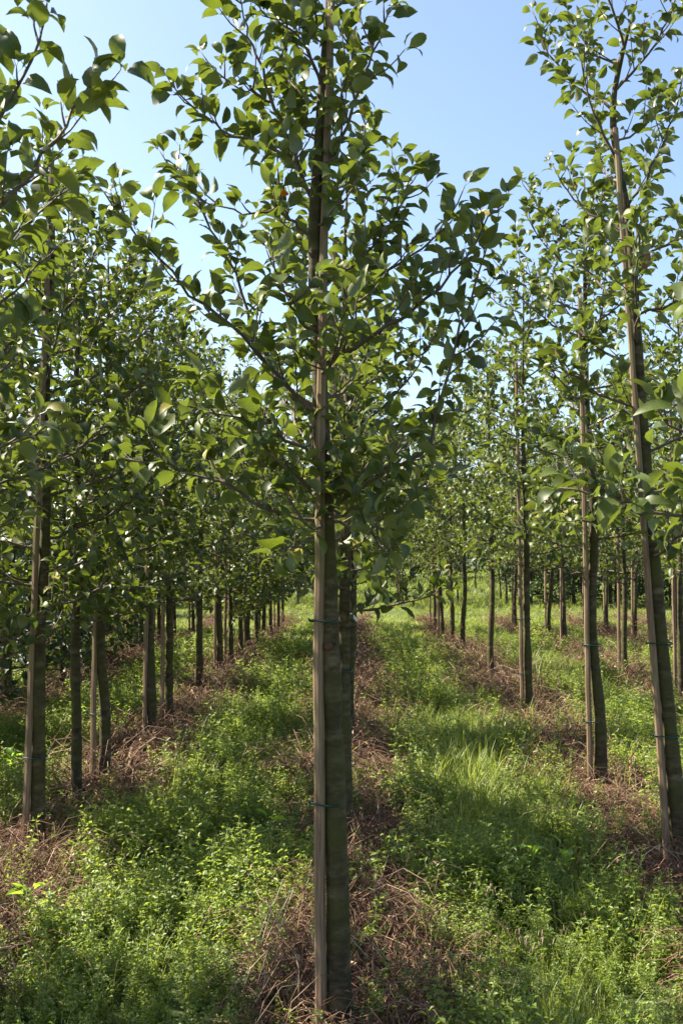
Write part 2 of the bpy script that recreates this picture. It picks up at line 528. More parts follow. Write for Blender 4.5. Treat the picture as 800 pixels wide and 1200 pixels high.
def make_stake(loc, p0, p1, label, group, r=(0.021, 0.013), ties=(), tie_r=0.06, path=None, name='stake'):
    """wooden pole; ties are children"""
    o = None
    a = Acc()
    p0 = np.array(p0, float); p1 = np.array(p1, float)
    n = 22
    u = np.linspace(0, 1, n)[:, None]
    P = catmull(path, n) if path is not None else p0*(1-u)+p1*u
    P[1:-1, :2] += rng.normal(size=(n-2, 2))*0.0016
    R = np.linspace(r[0], r[1], n)
    # rounded-square section
    ang = np.array([20, 70, 110, 160, 200, 250, 290, 340])/180*PI + 0.35
    V = []
    for i in range(n):
        V.append(P[i] + np.stack([np.cos(ang)*R[i], np.sin(ang)*R[i], np.zeros(8)], -1)*1.05)
    q = [(i*8+k, i*8+(k+1) % 8, (i+1)*8+(k+1) % 8, (i+1)*8+k) for i in range(n-1) for k in range(8)]
    V = np.vstack(V+[P[-1:]]); t = [((n-1)*8+k, (n-1)*8+(k+1) % 8, n*8) for k in range(8)]
    a.add(V, t, q)
    o = obj(name, a.mesh('stake', smooth=False), M['stake'])
    o.location = loc
    tag(o, label, 'stake', group)
    for (c, rx, ry, rot) in ties:
        ta = Acc()
        th = np.linspace(0, 2*PI, 25)
        ring = np.stack([np.cos(th)*rx, np.sin(th)*ry, 0.004*np.sin(th*2)], -1)
        c_, s_ = math.cos(rot), math.sin(rot)
        ring = np.stack([ring[:, 0]*c_-ring[:, 1]*s_, ring[:, 0]*s_+ring[:, 1]*c_, ring[:, 2]], -1) + np.array(c)
        tube(ta, ring, 0.0034, 6, cap=False)
        tube(ta, [ring[12], ring[12]+np.array([-0.004, -0.008, 0.002]), ring[12]+np.array([-0.005, -0.010, 0.008])], [0.005, 0.004, 0.003], 6)
        obj('tie', ta.mesh('tie'), M['tie'], o)
    return o

ORD = ['first', 'second', 'third', 'fourth', 'fifth', 'sixth', 'seventh', 'eighth', 'ninth', 'tenth', 'eleventh', 'twelfth', 'thirteenth', 'fourteenth', 'fifteenth', 'sixteenth', 'seventeenth']

# ------------------------------------------------------------------ the centre tree, limb by limb
Y0 = 3.29
base = np.array([ROWX['C'], Y0, float(gz(ROWX['C'], Y0))])
def loc_pt(px, py, dy=0.0):
    return at(px, py, Y0+dy) - base
tp = [np.array([0, 0, -0.05])] + [loc_pt(x, y) for x, y in ((396, 1100), (394, 1000), (391, 900), (388, 800), (384, 680), (379, 560), (373, 420), (368, 290), (371, 200), (377, 100), (384, 0), (388, -90), (391, -170))]
limbs = [
 [(377, 505, 0), (330, 440, -.06), (270, 380, -.12), (215, 335, -.14), (150, 260, -.10), (103, 203, -.06)],
 [(367, 280, 0), (340, 250, -.05), (322, 242, -.08), (280, 241, -.12), (228, 226, -.15)],
 [(330, 246, -.05), (333, 215, -.05), (341, 190, -.04), (343, 150, -.02)],
 [(370, 245, 0), (345, 182, .04), (300, 160, .05), (240, 130, .06), (203, 98, .08)],
 [(352, 195, .03), (325, 125, .0), (305, 70, -.03), (287, 22, -.05), (276, -20, -.05)],
 [(319, 110, 0), (296, 96, -.05), (272, 90, -.06), (255, 78, -.06)],
 [(378, 95, 0), (362, 50, -.05), (340, 20, -.08), (305, 3, -.1)],
 [(372, 200, 0), (398, 165, -.05), (420, 95, -.10), (440, 45, -.12), (462, -5, -.12)],
 [(376, 480, 0), (318, 430, .10), (290, 365, .14), (262, 292, .15), (230, 240, .18), (183, 168, .2)],
 [(374, 430, 0), (420, 402, -.06), (470, 372, -.12), (520, 330, -.15), (560, 275, -.18), (596, 225, -.2)],
 [(381, 600, 0), (440, 556, -.05), (500, 528, -.10), (517, 462, -.12), (545, 370, -.10), (568, 300, -.06), (586, 245, -.05)],
 [(370, 335, 0), (415, 302, .06), (455, 262, .10), (488, 190, .12)],
 [(371, 365, 0), (430, 325, .08), (485, 295, .10), (545, 240, .12)],
 [(381, 610, 0), (340, 606, -.05), (280, 575, -.10), (205, 548, -.12), (140, 536, -.14)],
 [(381, 612, 0), (430, 612, .08), (468, 590, .16), (520, 560, .22)],
 [(379, 555, 0), (330, 505, -.12), (290, 490, -.2), (205, 478, -.3)],
 [(379, 575, 0), (420, 570, -.18), (455, 545, -.30), (470, 500, -.4)],
 [(376, 520, 0), (350, 500, .2), (325, 455, .42), (310, 400, .55)],
 [(377, 470, 0), (405, 455, .25), (440, 420, .5), (455, 370, .6)],
 [(374, 440, 0), (390, 420, -.2), (410, 380, -.34), (425, 330, -.4)],
 [(372, 390, 0), (350, 370, -.2), (330, 330, -.32), (318, 290, -.36)],
 [(369, 320, 0), (345, 300, .2), (335, 270, .3), (325, 230, .34)],
 [(368, 260, 0), (390, 240, -.12), (412, 215, -.22), (424, 180, -.26)],
 [(371, 225, 0), (395, 210, .12), (420, 170, .2), (432, 130, .24)],
 [(374, 160, 0), (355, 140, .1), (345, 110, .14), (335, 60, .16)],
 [(378, 120, 0), (400, 100, -.05), (412, 60, -.06), (418, 20, -.06)],
 [(382, 50, 0), (372, 20, .05), (362, -20, .08), (355, -60, .1)],
 [(385, 20, 0), (398, -10, .05), (410, -50, .08), (416, -90, .1)],
 [(380, 585, 0), (355, 560, -.15), (320, 535, -.26), (300, 500, -.3)],
 [(380, 590, 0), (405, 575, .15), (425, 590, .3), (445, 620, .4)],
 [(381, 615, 0), (372, 622, -.12), (350, 640, -.24), (325, 652, -.34)],
 [(381, 605, 0), (418, 600, -.14), (440, 625, -.25), (452, 655, -.32)],
 [(383, 630, 0), (410, 640, .05), (435, 660, .12), (447, 690, .16)],
]
limbs3 = [[loc_pt(*p) for p in l] for l in limbs]
spec = [(loc_pt(325, 226, -.10), (0.6, -0.5, 0.3), 0.05, 'leaf_orange', 'small curled bright orange leaf'),
        (loc_pt(425, 108, -.1), (0.1, -0.1, -1), 0.05, 'leaf_yellow', 'small yellow shrivelled leaf hanging from the upper right limb'),
        (loc_pt(385, 515, -.05), (0.6, -0.4, -0.4), 0.05, 'leaf_yellow', 'yellowed leaf beside the trunk')]
make_tree(base, tp, 0.043, limbs3, 'apple tree in the foreground at the centre, mossy trunk and wide open crown', 'young apple trees in nursery rows',
          n_leaf_obj=300, size=0.090, special=spec, knots=[loc_pt(385, 757, -.035)], twstep=0.075, twlen=0.24, step=0.038)
def tie_at(px, py, dy, rx, ry, rot=0):
    return (loc_pt(px, py, dy), rx, ry, rot)
make_stake(base, (0, 0, 0), (0, 0, 1), 'brown wooden stake tied to the left of the foreground centre trunk', 'wooden stakes in the tree rows',
           r=(0.0190, 0.0115), path=[loc_pt(x, y, d) for x, y, d in ((378, 1225, -.03), (376, 1100, -.03), (374, 900, -.03), (373.5, 720, -.03), (375, 560, -.03), (377, 400, -.03), (380, 270, -.02), (384, 120, -.02), (389, -40, -.01))],
           ties=[tie_at(379.5, 727, -.014, .044, .040), tie_at(382, 937, -.016, .050, .044)])

# ------------------------------------------------------------------ all the other trees of the rows
ROWNAME = {'C': 'the centre row', 'L1': 'the first row left of centre', 'L2': 'the second row left of centre', 'L3': 'the third row left of centre', 'L4': 'the outermost left row',
           'R1': 'the first row right of centre', 'R2': 'the second row right of centre', 'R3': 'the third row right of centre', 'R4': 'the outermost right row'}
GT = 'young apple trees in nursery rows'; GS = 'wooden stakes in the tree rows'

def std_path(H, lean, wob=0.02, rs=None):
    rs = rs or rng
    zs = np.array([-0.05, 0.5, 1.1, 1.8, 2.5, 3.1, H])
    P = []
    for z in zs:
        P.append([lean[0]*z/3.7 + rs.normal()*wob*(z > 0), lean[1]*z/3.7 + rs.normal()*wob*(z > 0), z])
    return [np.array(p) for p in P]

def unique_tree(row, Y, label, lean=(0, 0), H=4.1, zc=1.75, nb=22, spread=0.85, r0=0.043, nleaf=0, seed=1, hi=True, size=0.092, dens=1.0, special=(), up=0.8, extra=(), path=None, **kw):
    rs = np.random.default_rng(seed)
    x = ROWX[row]; loc = np.array([x, Y, float(gz(x, Y))])
    path = path or std_path(H, lean, 0.012, rs)
    br = random_branches(H, zc, nb, spread, rs, lead_fn(path), up) + list(extra)
    return make_tree(loc, path, r0, br, label, GT, nleaf, size, hi, dens, special=special, **kw), loc

def side_stake(loc, label, off=-0.065, lean=0.0, top=3.5, fy=-0.03, group=GS, r=(0.019, 0.013), tie=(1.25, 0.55)):
    ties = []
    for tz in tie:
        ties.append(((off*0.48 + lean*tz/3.7, fy*0.5, tz), 0.062, 0.054, 0))
    return make_stake(loc, (off, fy, -0.1), (off+lean*top/3.7, fy, top), label, group, r=r, ties=ties)

# near trees, each grown on its own
def traced(row, Y, limbs):
    b = np.array([ROWX[row], Y, float(gz(ROWX[row], Y))])
    return [[at(px, py, Y+dy)-b for px, py, dy in l] for l in limbs]
t, l = unique_tree('L1', 2.45, 'apple tree leaning in from the left edge, large leaves high against the sky', (0.0, 0.0), H=3.9, zc=1.95, nb=16, spread=0.75, nleaf=160, seed=21, r0=0.043,
    extra=traced('L1', 2.45, [
      [(-368, 330, 0), (-200, 260, -.05), (-60, 190, -.1), (0, 110, -.1), (35, 45, -.12), (45, -15, -.12)],
      [(-368, 420, 0), (-180, 350, 0), (-40, 260, -.05), (30, 190, -.05), (75, 120, -.08), (105, 70, -.1)],
      [(-368, 520, 0), (-200, 430, .1), (-60, 330, .15), (20, 260, .2), (80, 210, .25)],
      [(-368, 560, 0), (-200, 520, 0), (-60, 470, 0), (20, 420, -.05)],
      [(-368, 600, 0), (-180, 580, .1), (-50, 540, .2), (60, 500, .3)]]))
t, l = unique_tree('L1', 3.85, 'apple tree just outside the left edge, its branches reaching in at mid height', (0.0, 0.0), H=3.1, zc=1.6, nb=20, spread=0.72, nleaf=160, seed=22)
t, l = unique_tree('R1', 2.75, 'apple tree just outside the right edge, long low branch with large leaves', (0.3, 0.0), H=3.3, zc=2.0, nb=12, spread=0.5, nleaf=120, seed=23,
    extra=traced('R1', 2.75, [
      [(1089, 650, 0), (960, 615, -.15), (820, 610, -.25), (730, 590, -.3), (655, 572, -.32)],
      [(1089, 600, 0), (940, 560, -.2), (830, 520, -.3), (770, 480, -.35)],
      [(1089, 560, 0), (960, 480, -.2), (870, 400, -.25), (820, 310, -.25)]]))
# -- L1 row
L1Y = [5.18, 5.88, 6.5, 8.07, 8.76, 10.4, 11.95]
L1R = [.040, .036, .042, .044, .038, .043, .042]
L1T = ['first visible tree of the row left of centre, dark trunk beside a pale stake', 'second visible tree of the row left of centre, thin pale mossy trunk without stake',
       'third visible tree of the row left of centre, trunk beside a reddish stake', 'fourth visible tree of the row left of centre, thick dark trunk',
       'fifth visible tree of the row left of centre, slim dark trunk', 'sixth visible tree of the row left of centre, straight grey trunk',
       'seventh visible tree of the row left of centre, dark leafy trunk']
for i, Y in enumerate(L1Y):
    t, l = unique_tree('L1', Y, L1T[i], (rng.normal()*0.03, 0), H=(3.5, 3.75, 3.6, 3.9, 3.8, 4.0, 4.1)[i], zc=1.10+0.1*rng.random(), nb=31, spread=0.82, r0=L1R[i],
                       nleaf=260 if i < 1 else 120 if i < 3 else 0, seed=40+i, hi=i < 4)
    if i in (0, 2, 3, 4, 6):
        side_stake(l, 'wooden stake against the %s trunk of the row left of centre' % ORD[i], off=-0.062, lean=0.10 if i == 0 else 0.02, top=3.75 if i == 0 else 3.45, tie=(1.25, 0.55) if i in (0, 2) else (1.2,))
# -- R1 row
R1Y = [4.9, 6.55, 9.2, 11.7, 14.9, 16.8]
R1T = ['tall leaning apple tree at the right edge, sparse top against the sky', 'second visible tree of the row right of centre, stout sunlit trunk',
       'third visible tree of the row right of centre, slim stake close against its trunk', 'fourth visible tree of the row right of centre, thin dark straight trunk',
       'fifth visible tree of the row right of centre, very slim trunk', 'sixth visible tree of the row right of centre, slim dark trunk']
for i, Y in enumerate(R1Y):
    lean = (-0.20, 0) if i == 0 else (-0.06, 0) if i == 1 else (rng.normal()*0.03, 0)
    sp = []
    if i == 0:
        sp = [(at(748+rng.normal()*3, 280+k*7, Y-.03)-np.array([ROWX['R1'], Y, 0]), (rng.normal()*.3, -.3, -1), 0.07, 'leaf_brown', 'withered brown leaf hanging by the trunk') for k in range(4)]
    pth = None
    if i == 0:
        pth = [np.array([0, 0, -0.05])] + [q for q in traced('R1', Y, [[(786, 950, 0), (778, 850, 0), (767, 720, 0), (758, 600, 0), (751, 480, 0), (745, 370, 0), (740, 270, 0), (728, 190, .02), (722, 120, .02), (735, 50, 0), (752, -10, 0)]])[0]]
    t, l = unique_tree('R1', Y, R1T[i], lean, path=pth, H=4.55 if i == 0 else 3.9+rng.random()*0.4, zc=1.6 if i < 2 else 1.42, nb=24 if i == 0 else 28, spread=0.72 if i == 0 else 0.85,
                       r0=.046 if i < 2 else .042, nleaf=260 if i == 0 else 150 if i == 1 else 0, seed=60+i, hi=i < 3, special=sp, up=1.0 if i == 0 else 0.8)
    if i in (0, 1, 2):
        side_stake(l, ['leaning wooden stake tied along the right edge tree', 'slim wooden stake against the second trunk right of centre', 'slim wooden stake against the third trunk right of centre'][i],
                   off=-0.066, lean=-0.22 if i == 0 else -0.04, top=3.75 if i == 0 else 3.4, tie=(1.17, 0.72) if i == 0 else (1.0, 0.5))
# -- centre row behind the foreground tree
for i, Y in enumerate([5.26, 8.2]):
    t, l = unique_tree('C', Y, ['second tree of the centre row, hidden behind the foreground trunk', 'third tree of the centre row, with a white tag on its trunk'][i], (0.0, 0), H=3.6, zc=1.3, nb=26, spread=0.72, r0=.042, seed=80+i, hi=True)
    side_stake(l, 'stake behind the foreground trunk, beside the %s tree of the centre row' % ORD[i+1], off=-0.060, fy=-.03, top=3.3, tie=(1.0,))
    if i == 1:
        a = Acc()
        c = at(411, 718, Y-0.06) - l
        for sgn in (1,):
            d = nrm(np.array([0.6, 0, -0.75])); n_ = np.array([0.75, 0, 0.6])
            h, wd, th = 0.085, 0.011, 0.002
            V = [c + d*s1*h + n_*s2*wd + np.array([0, s3*th, 0]) for s3 in (-1, 1) for s1, s2 in ((-1, -1), (1, -1), (1, 1), (-1, 1))]
            a.add(V, None, [(0, 1, 2, 3), (7, 6, 5, 4), (0, 4, 5, 1), (1, 5, 6, 2), (2, 6, 7, 3), (3, 7, 4, 0)])
            tube(a, [c-d*h*0.95, c-d*h+np.array([0, 0.03, 0.01]), c-d*h+np.array([-0.02, 0.07, 0.0])], 0.002, 5)
        o = obj('plant_tag', a.mesh('plant_tag', smooth=False), M['tag']); o.location = l
        tag(o, 'white plastic strip tag hanging on the third trunk of the centre row', 'tag')

# ------------------------------------------------------------------ shared trees for the farther places
def variant(seed, H, zc, nb, spread, r0, size=0.095, dens=1.0, twstep=0.11, twlen=0.32, step=0.05, up=0.8, mat='leaf'):
    rs = np.random.default_rng(seed)
    path = std_path(H, (rs.normal()*0.05, 0), 0.015, rs)
    br = random_branches(H, zc, nb, spread, rs, lead_fn(path), up)
    tm = trunk_mesh(path, r0, 0.004, 8); tm.materials.append(M['bark'])
    a = Acc(); lv = []
    for bi, P in enumerate(br):
        grow_branch(a, P, 0.010, lv, bi, size, step, twstep, twlen, sides=4, dens=dens)
    leaves_on(catmull(path, 60)[-16:], lv, 0, 0, 0.05, size)
    bm = a.mesh('branches'); bm.materials.append(M['twig'])
    a2 = Acc(); join_leaves(a2, lv, LEAF_LO)
    fm = a2.mesh('foliage'); fm.materials.append(M[mat])
    return tm, bm, fm
VAR = [variant(200+i, 3.7+0.12*i, 1.22+0.08*(i % 3), 30, 0.84, 0.038, size=0.10) for i in range(6)]
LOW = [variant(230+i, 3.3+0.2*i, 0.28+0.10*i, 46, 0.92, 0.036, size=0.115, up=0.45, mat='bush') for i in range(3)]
MID = [variant(240+i, 3.6+0.2*i, 0.75, 40, 0.85, 0.038, size=0.11, up=0.55) for i in range(3)]
BUSH = [variant(250+i, 3.9+0.3*i, 0.12, 44, 1.35, 0.06, size=0.13, twlen=0.5, twstep=0.12, up=0.6, mat='bush') for i in range(2)]
def place(var, x, y, label, group, rz=None, sc=1.0, name='apple_tree'):
    root = obj(name, None); root.location = (x, y, float(gz(x, y)))
    root.rotation_euler = (0, 0, random.random()*6.28 if rz is None else rz); root.scale = (sc, sc, sc)
    tag(root, label, 'tree', group)
    obj('trunk', var[0], None, root); obj('branches', var[1], None, root)
    fo = obj('foliage', var[2], None, root); fo['kind'] = 'stuff'
    return root
_sm = None
def far_stake(x, y, label, group, top=3.2):
    global _sm
    if _sm is None:
        o = make_stake((x, y, float(gz(x, y))), (0, 0, -0.1), (0.02, 0, 3.2), label, group, r=(0.02, 0.014)); _sm = o
        return o
    o = _sm.copy(); COL.objects.link(o); o.location = (x, y, float(gz(x, y))); o.rotation_euler = (0, 0, random.random()*6)
    tag(o, label, 'stake', group)
    return o

far_rows = {
 'C':  [10.6, 13.0, 15.4, 17.8, 20.4],
 'L1': [13.1, 14.1, 15.3, 16.4, 17.6, 18.9, 20.3, 21.5],
 'R1': [18.3, 19.6, 20.9],
 'R2': [9.95, 12.0, 15.3, 17.0, 19.1, 20.8],
 'R3': [15.0, 17.2, 19.3, 21.0],
 'R4': [18.9, 21.2],
 'L2': [3.9, 6.2, 7.9, 9.5, 11.2, 12.9, 14.9, 16.4, 18.1, 20.0],
 'L3': [8.6, 10.2, 11.9, 13.6, 15.6, 17.1, 18.6, 20.2],
 'L4': [17.6, 19.6, 21.0],
}
startn = {'C': 3, 'L1': 7, 'R1': 6}
k = 0
for row, Ys in far_rows.items():
    vis = startn.get(row, 0)
    for Y in Ys:
        x = ROWX[row]+random.gauss(0, 0.03)
        k += 1
        px = VX + x*F/Y
        low = row in ('L2', 'L3', 'L4') and (row != 'L2' or Y < 13)
        bushy = 'low-crowned dark bushy' if low else 'slender young'
        if -20 < px < 820:
            nm = ('%s tree of %s, counted from the front, %s' % (ORD[vis], ROWNAME[row], 'dark and low-crowned' if low else 'slender'))
            vis += 1; grp = GT
        else:
            nm = 'young apple tree outside the frame in %s' % ROWNAME[row]; grp = 'apple trees outside the frame in ' + ROWNAME[row]
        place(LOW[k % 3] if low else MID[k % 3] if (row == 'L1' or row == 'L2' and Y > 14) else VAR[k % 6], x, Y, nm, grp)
        if -20 < px < 820 and (k % 2 == 0 or row in ('R2', 'R3')):
            far_stake(x-0.075, Y-0.03, 'wooden stake beside the %s tree of %s' % (ORD[vis-1], ROWNAME[row]), GS)

# block beyond the grass track
lab = 'slender young tree in the far block beyond the grass track'
for j, x0 in enumerate(np.arange(-6.7, 11.5, 1.62)):
    for Y in (30.6, 32.6, 35.0, 38.5, 42.5):
        k += 1
        place(VAR[k % 6], x0+random.gauss(0, .05), Y+random.gauss(0, .15), lab, 'trees of the far block')
lab2 = 'dense leafy bush in the hedge behind the far block'
for x in np.arange(-18, 20, 1.9):
    k += 1
    place(BUSH[k % 2], x+random.gauss(0, .2), 46.5+random.gauss(0, .5), lab2, 'bushes of the far hedge', sc=1.15+0.3*random.random(), name='hedge_bush')
for x, Y in ((5.3, 30.4), (6.5, 29.8), (7.7, 30.3), (8.9, 29.7), (10.1, 30.2), (11.3, 29.8), (12.6, 30.4), (14.0, 29.9)):
    k += 1
    place(BUSH[k % 2], x, Y, 'dense green bush across the track at the right', 'bushes across the track', sc=0.9+0.2*random.random(), name='hedge_bush')
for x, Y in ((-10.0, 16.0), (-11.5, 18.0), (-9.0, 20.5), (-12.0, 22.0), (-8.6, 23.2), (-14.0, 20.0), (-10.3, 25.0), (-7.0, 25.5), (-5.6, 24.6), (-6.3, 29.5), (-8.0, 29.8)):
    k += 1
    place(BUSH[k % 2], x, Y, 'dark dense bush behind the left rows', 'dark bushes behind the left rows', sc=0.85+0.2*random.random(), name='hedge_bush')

# ------------------------------------------------------------------ ground cover
PROTO = {}
def proto_col(name, meshes, mat):
    c = bpy.data.collections.new(name)
    for i, me in enumerate(meshes):
        if not me.materials: me.materials.append(mat)
        o = bpy.data.objects.new('%s_piece' % name, me); c.objects.link(o)
    return c

def blade(acc, p, az, h, wd, bend):
    d = np.array([math.cos(az), math.sin(az), 0]); s = np.array([-d[1], d[0], 0])
    u = np.array([0, 0.4, 0.75, 1.0])
    mid = p + np.outer(bend*h*u**2, d) + np.outer(h*u*(1-0.25*bend*u), UP)
    ww = wd*np.array([1, 0.85, 0.5])
    V = np.vstack([mid[:3]-ww[:, None]*s, mid[:3]+ww[:, None]*s, mid[3:]])
    acc.add(V, [(2, 5, 6)], [(0, 3, 4, 1), (1, 4, 5, 2)])

def grass_tuft(r, n=16, h=0.16, rad=0.05, wd=0.0028):
    a = Acc()
    for i in range(n):
        an = r.random()*6.28; rr = rad*math.sqrt(r.random())
        blade(a, np.array([math.cos(an)*rr, math.sin(an)*rr, 0]), an+r.normal()*0.7, h*(0.5+0.7*r.random()), wd*(0.7+0.6*r.random()), 0.2+0.7*r.random())
    return a.mesh('grass_tuft')

def leaflet(acc, p, d, ln, wd, r):
    d = nrm(d); s = nrm(np.cross(d, UP+0.5*r.normal(size=3)))
    nn = np.cross(s, d)
    V = [p, p+d*ln*0.45-s*wd+nn*wd*0.4, p+d*ln-nn*ln*0.2, p+d*ln*0.45+s*wd+nn*wd*0.4]
    acc.add(V, [(0, 2, 1), (0, 3, 2)])

def weed(r, stems=4, h=0.15, leafl=0.022, leafw=0.005, per=16, spread=0.05):
    a = Acc()
    for s in range(stems):
        an = r.random()*6.28
        p0 = np.array([math.cos(an), math.sin(an), 0])*spread*r.random()
        hh = h*(0.6+0.6*r.random())
        ln = np.array([math.cos(an), math.sin(an), 0])*hh*0.45*r.random()
        P = catmull([p0, p0+ln*0.3+UP*hh*0.5, p0+ln+UP*hh], 5)
        tube(a, P, np.linspace(0.0016, 0.0008, 5), 3)
        for i in range(per):
            u = 0.15+0.85*(i+r.random())/per
            q = P[min(int(u*4), 3)] + (P[min(int(u*4)+1, 4)]-P[min(int(u*4), 3)])*(u*4-min(int(u*4), 3))
            az = i*2.4+r.normal()*0.4
            d = np.array([math.cos(az), math.sin(az), 0.15+0.4*r.normal()])
            q2 = q + d*0.012
            leaflet(a, q2*0.3+q*0.7, d, leafl*(0.6+0.8*r.random())*(1.15-0.4*u), leafw*(0.7+0.6*r.random()), r)
            if i % 2: leaflet(a, q+d*leafl*0.5, d+0.8*r.normal(size=3), leafl*0.7, leafw*0.8, r)
    return a.mesh('weed')

def stalk(r, h=0.34):
    a = Acc()
    ln = r.normal(size=3)*0.05; ln[2] = 0
    P = catmull([np.zeros(3), ln*0.4+UP*h*0.5, ln+UP*h], 7)
    tube(a, P, np.linspace(0.0022, 0.001, 7), 4)
    for i in range(26):
        u = 0.25+0.75*i/26
        j = min(int(u*6), 5); q = P[j]+(P[j+1]-P[j])*(u*6-j)
        az = i*2.4
        leaflet(a, q, np.array([math.cos(az), math.sin(az), 0.5+0.3*r.normal()]), 0.05*(1.2-u)*(0.6+0.6*r.random()), 0.007*(1.3-u), r)
    return a.mesh('stalk')

def dead_tuft(r, n=16, h=0.12, rad=0.10):
    a = Acc()
    for i in range(n):
        an = r.random()*6.28; rr = rad*math.sqrt(r.random())
        p = np.array([math.cos(an)*rr, math.sin(an)*rr, 0])
        az = r.random()*6.28; d = np.array([math.cos(az), math.sin(az), 0])
        ln = h*(0.6+1.1*r.random()); up = r.random()
        P = catmull([p, p+d*ln*0.4+UP*ln*(0.2+0.5*up), p+d*ln*0.8+UP*ln*(0.15+0.55*up)+r.normal(size=3)*0.02, p+d*ln*1.1+UP*ln*(0.05+0.35*up)], 5)
        P[:, 2] = np.maximum(P[:, 2], 0.003)
        tube(a, P, np.linspace(0.0018, 0.0009, 5), 3)
        for q in P[1:]:
            if r.random() < 0.75:
                leaflet(a, q, r.normal(size=3)+UP*0.2, 0.022*(0.4+r.random()), 0.0035*(0.5+r.random()), r)
    return a.mesh('dead_tuft')

def dead_litter(r, n=26, rad=0.12):
    a = Acc()
    for i in range(n):
        p = np.array([r.normal()*rad*0.6, r.normal()*rad*0.6, 0.008+0.02*r.random()])
        d = r.normal(size=3); d[2] *= 0.3
        leaflet(a, p, d, 0.026*(0.5+r.random()), 0.0042*(0.5+r.random()), r)
    return a.mesh('dead_litter')

def pinkspike(r):
    a = Acc()
    for s in range(5):
        an = r.random()*6.28; p = np.array([math.cos(an), math.sin(an), 0])*0.06*r.random()
        h = 0.17*(0.7+0.6*r.random()); top = p*1.6+UP*h
        tube(a, [top-UP*0.018+r.normal(size=3)*0.003, top-UP*0.008, top+UP*0.004], [0.0018, 0.0028, 0.0012], 5)
    return a.mesh('pink_spike')

R_ = np.random.default_rng(77)
C_grass = proto_col('grass', [grass_tuft(R_, 16, 0.13+0.03*i, 0.06) for i in range(4)], M['grass'])
C_grassfar = proto_col('grass_far', [grass_tuft(R_, 26, 0.15, 0.16, 0.006) for i in range(3)], M['grass'])
C_weed = proto_col('weed', [weed(R_, 6, 0.11+0.03*i, 0.015+0.0022*i, 0.0028+0.0006*i, 20) for i in range(6)], M['weed'])
C_weedfar = proto_col('weed_far', [weed(R_, 9, 0.14, 0.035, 0.009, 10, 0.13) for i in range(3)], M['weed'])
C_stalk = proto_col('stalk', [stalk(R_, 0.28+0.04*i) for i in range(4)], M['weed'])
C_dead = proto_col('dead', [dead_tuft(R_, 30, 0.10+0.025*i) for i in range(6)] + [dead_litter(R_) for i in range(2)], M['dead'])
C_pink = proto_col('pink', [pinkspike(R_) for i in range(3)], M['pink'])

def scatter(name, col, pts, scl, nproto, tilt=0.12, label=None, parent=None):
    me = bpy.data.meshes.new(name)
    n = len(pts)
    me.vertices.add(n); me.vertices.foreach_set('co', np.asarray(pts, np.float32).ravel())
    r = np.random.default_rng(n)
    rot = np.stack([r.normal(size=n)*tilt, r.normal(size=n)*tilt, r.random(n)*6.283], -1).astype(np.float32)
    at1 = me.attributes.new('rot', 'FLOAT_VECTOR', 'POINT'); at1.data.foreach_set('vector', rot.ravel())
    at2 = me.attributes.new('scl', 'FLOAT', 'POINT'); at2.data.foreach_set('value', np.asarray(scl, np.float32))
    at3 = me.attributes.new('idx', 'INT', 'POINT'); at3.data.foreach_set('value', r.integers(0, nproto, n).astype(np.int32))
    o = obj(name, me); tag(o, label, None, kind='stuff')
    ng = bpy.data.node_groups.new(name+'_scatter', 'GeometryNodeTree')
    ng.interface.new_socket('Geometry', in_out='INPUT', socket_type='NodeSocketGeometry')
    ng.interface.new_socket('Geometry', in_out='OUTPUT', socket_type='NodeSocketGeometry')
    gi = ng.nodes.new('NodeGroupInput'); go = ng.nodes.new('NodeGroupOutput')
    ci = ng.nodes.new('GeometryNodeCollectionInfo'); ci.inputs['Collection'].default_value = col
    ci.inputs['Separate Children'].default_value = True; ci.inputs['Reset Children'].default_value = True
    ip = ng.nodes.new('GeometryNodeInstanceOnPoints'); ip.inputs['Pick Instance'].default_value = True
    def attr(nm, ty):
        a = ng.nodes.new('GeometryNodeInputNamedAttribute'); a.data_type = ty; a.inputs['Name'].default_value = nm
        return [s for s in a.outputs if s.enabled][0]
    L = ng.links.new
    L(gi.outputs[0], ip.inputs['Points']); L(ci.outputs[0], ip.inputs['Instance'])
    L(attr('idx', 'INT'), ip.inputs['Instance Index']); L(attr('rot', 'FLOAT_VECTOR'), ip.inputs['Rotation']); L(attr('scl', 'FLOAT'), ip.inputs['Scale'])
    L(ip.outputs[0], go.inputs[0])
    md = o.modifiers.new('scatter', 'NODES'); md.node_group = ng
    return o

ROWS = np.array(sorted(ROWX.values()))
def strip_mask(x, y):
    """1 inside a brown strip, 0 on the green"""
    dx = x[:, None]-ROWS[None]
    j = np.argmin(np.abs(dx), 1); d = dx[np.arange(len(x)), j]; x0 = ROWS[j]
    h = np.where(d < 0, strip_half(x0, y), strip_half(x0+50, y))
    return (np.abs(d) < h) & (y < 23.8), np.abs(d)-h
def rand_pts(n, y0, y1, k=0.42, pad=0.9, p=1.0):
    y = y0+(y1-y0)*rng.random(n)
    wmax = k*y1+pad
    x = (rng.random(n)*2-1)*wmax
    keep = np.abs(x - 0.0) < k*y+pad
    return x[keep], y[keep]
def put(x, y): return np.stack([x, y, gz(x, y)-0.004], -1)

G, GF, W_, WF, D_, S_, PK = [], [], [], [], [], [], []
def bank(lst, x, y, s): lst.append((put(x, y), s))
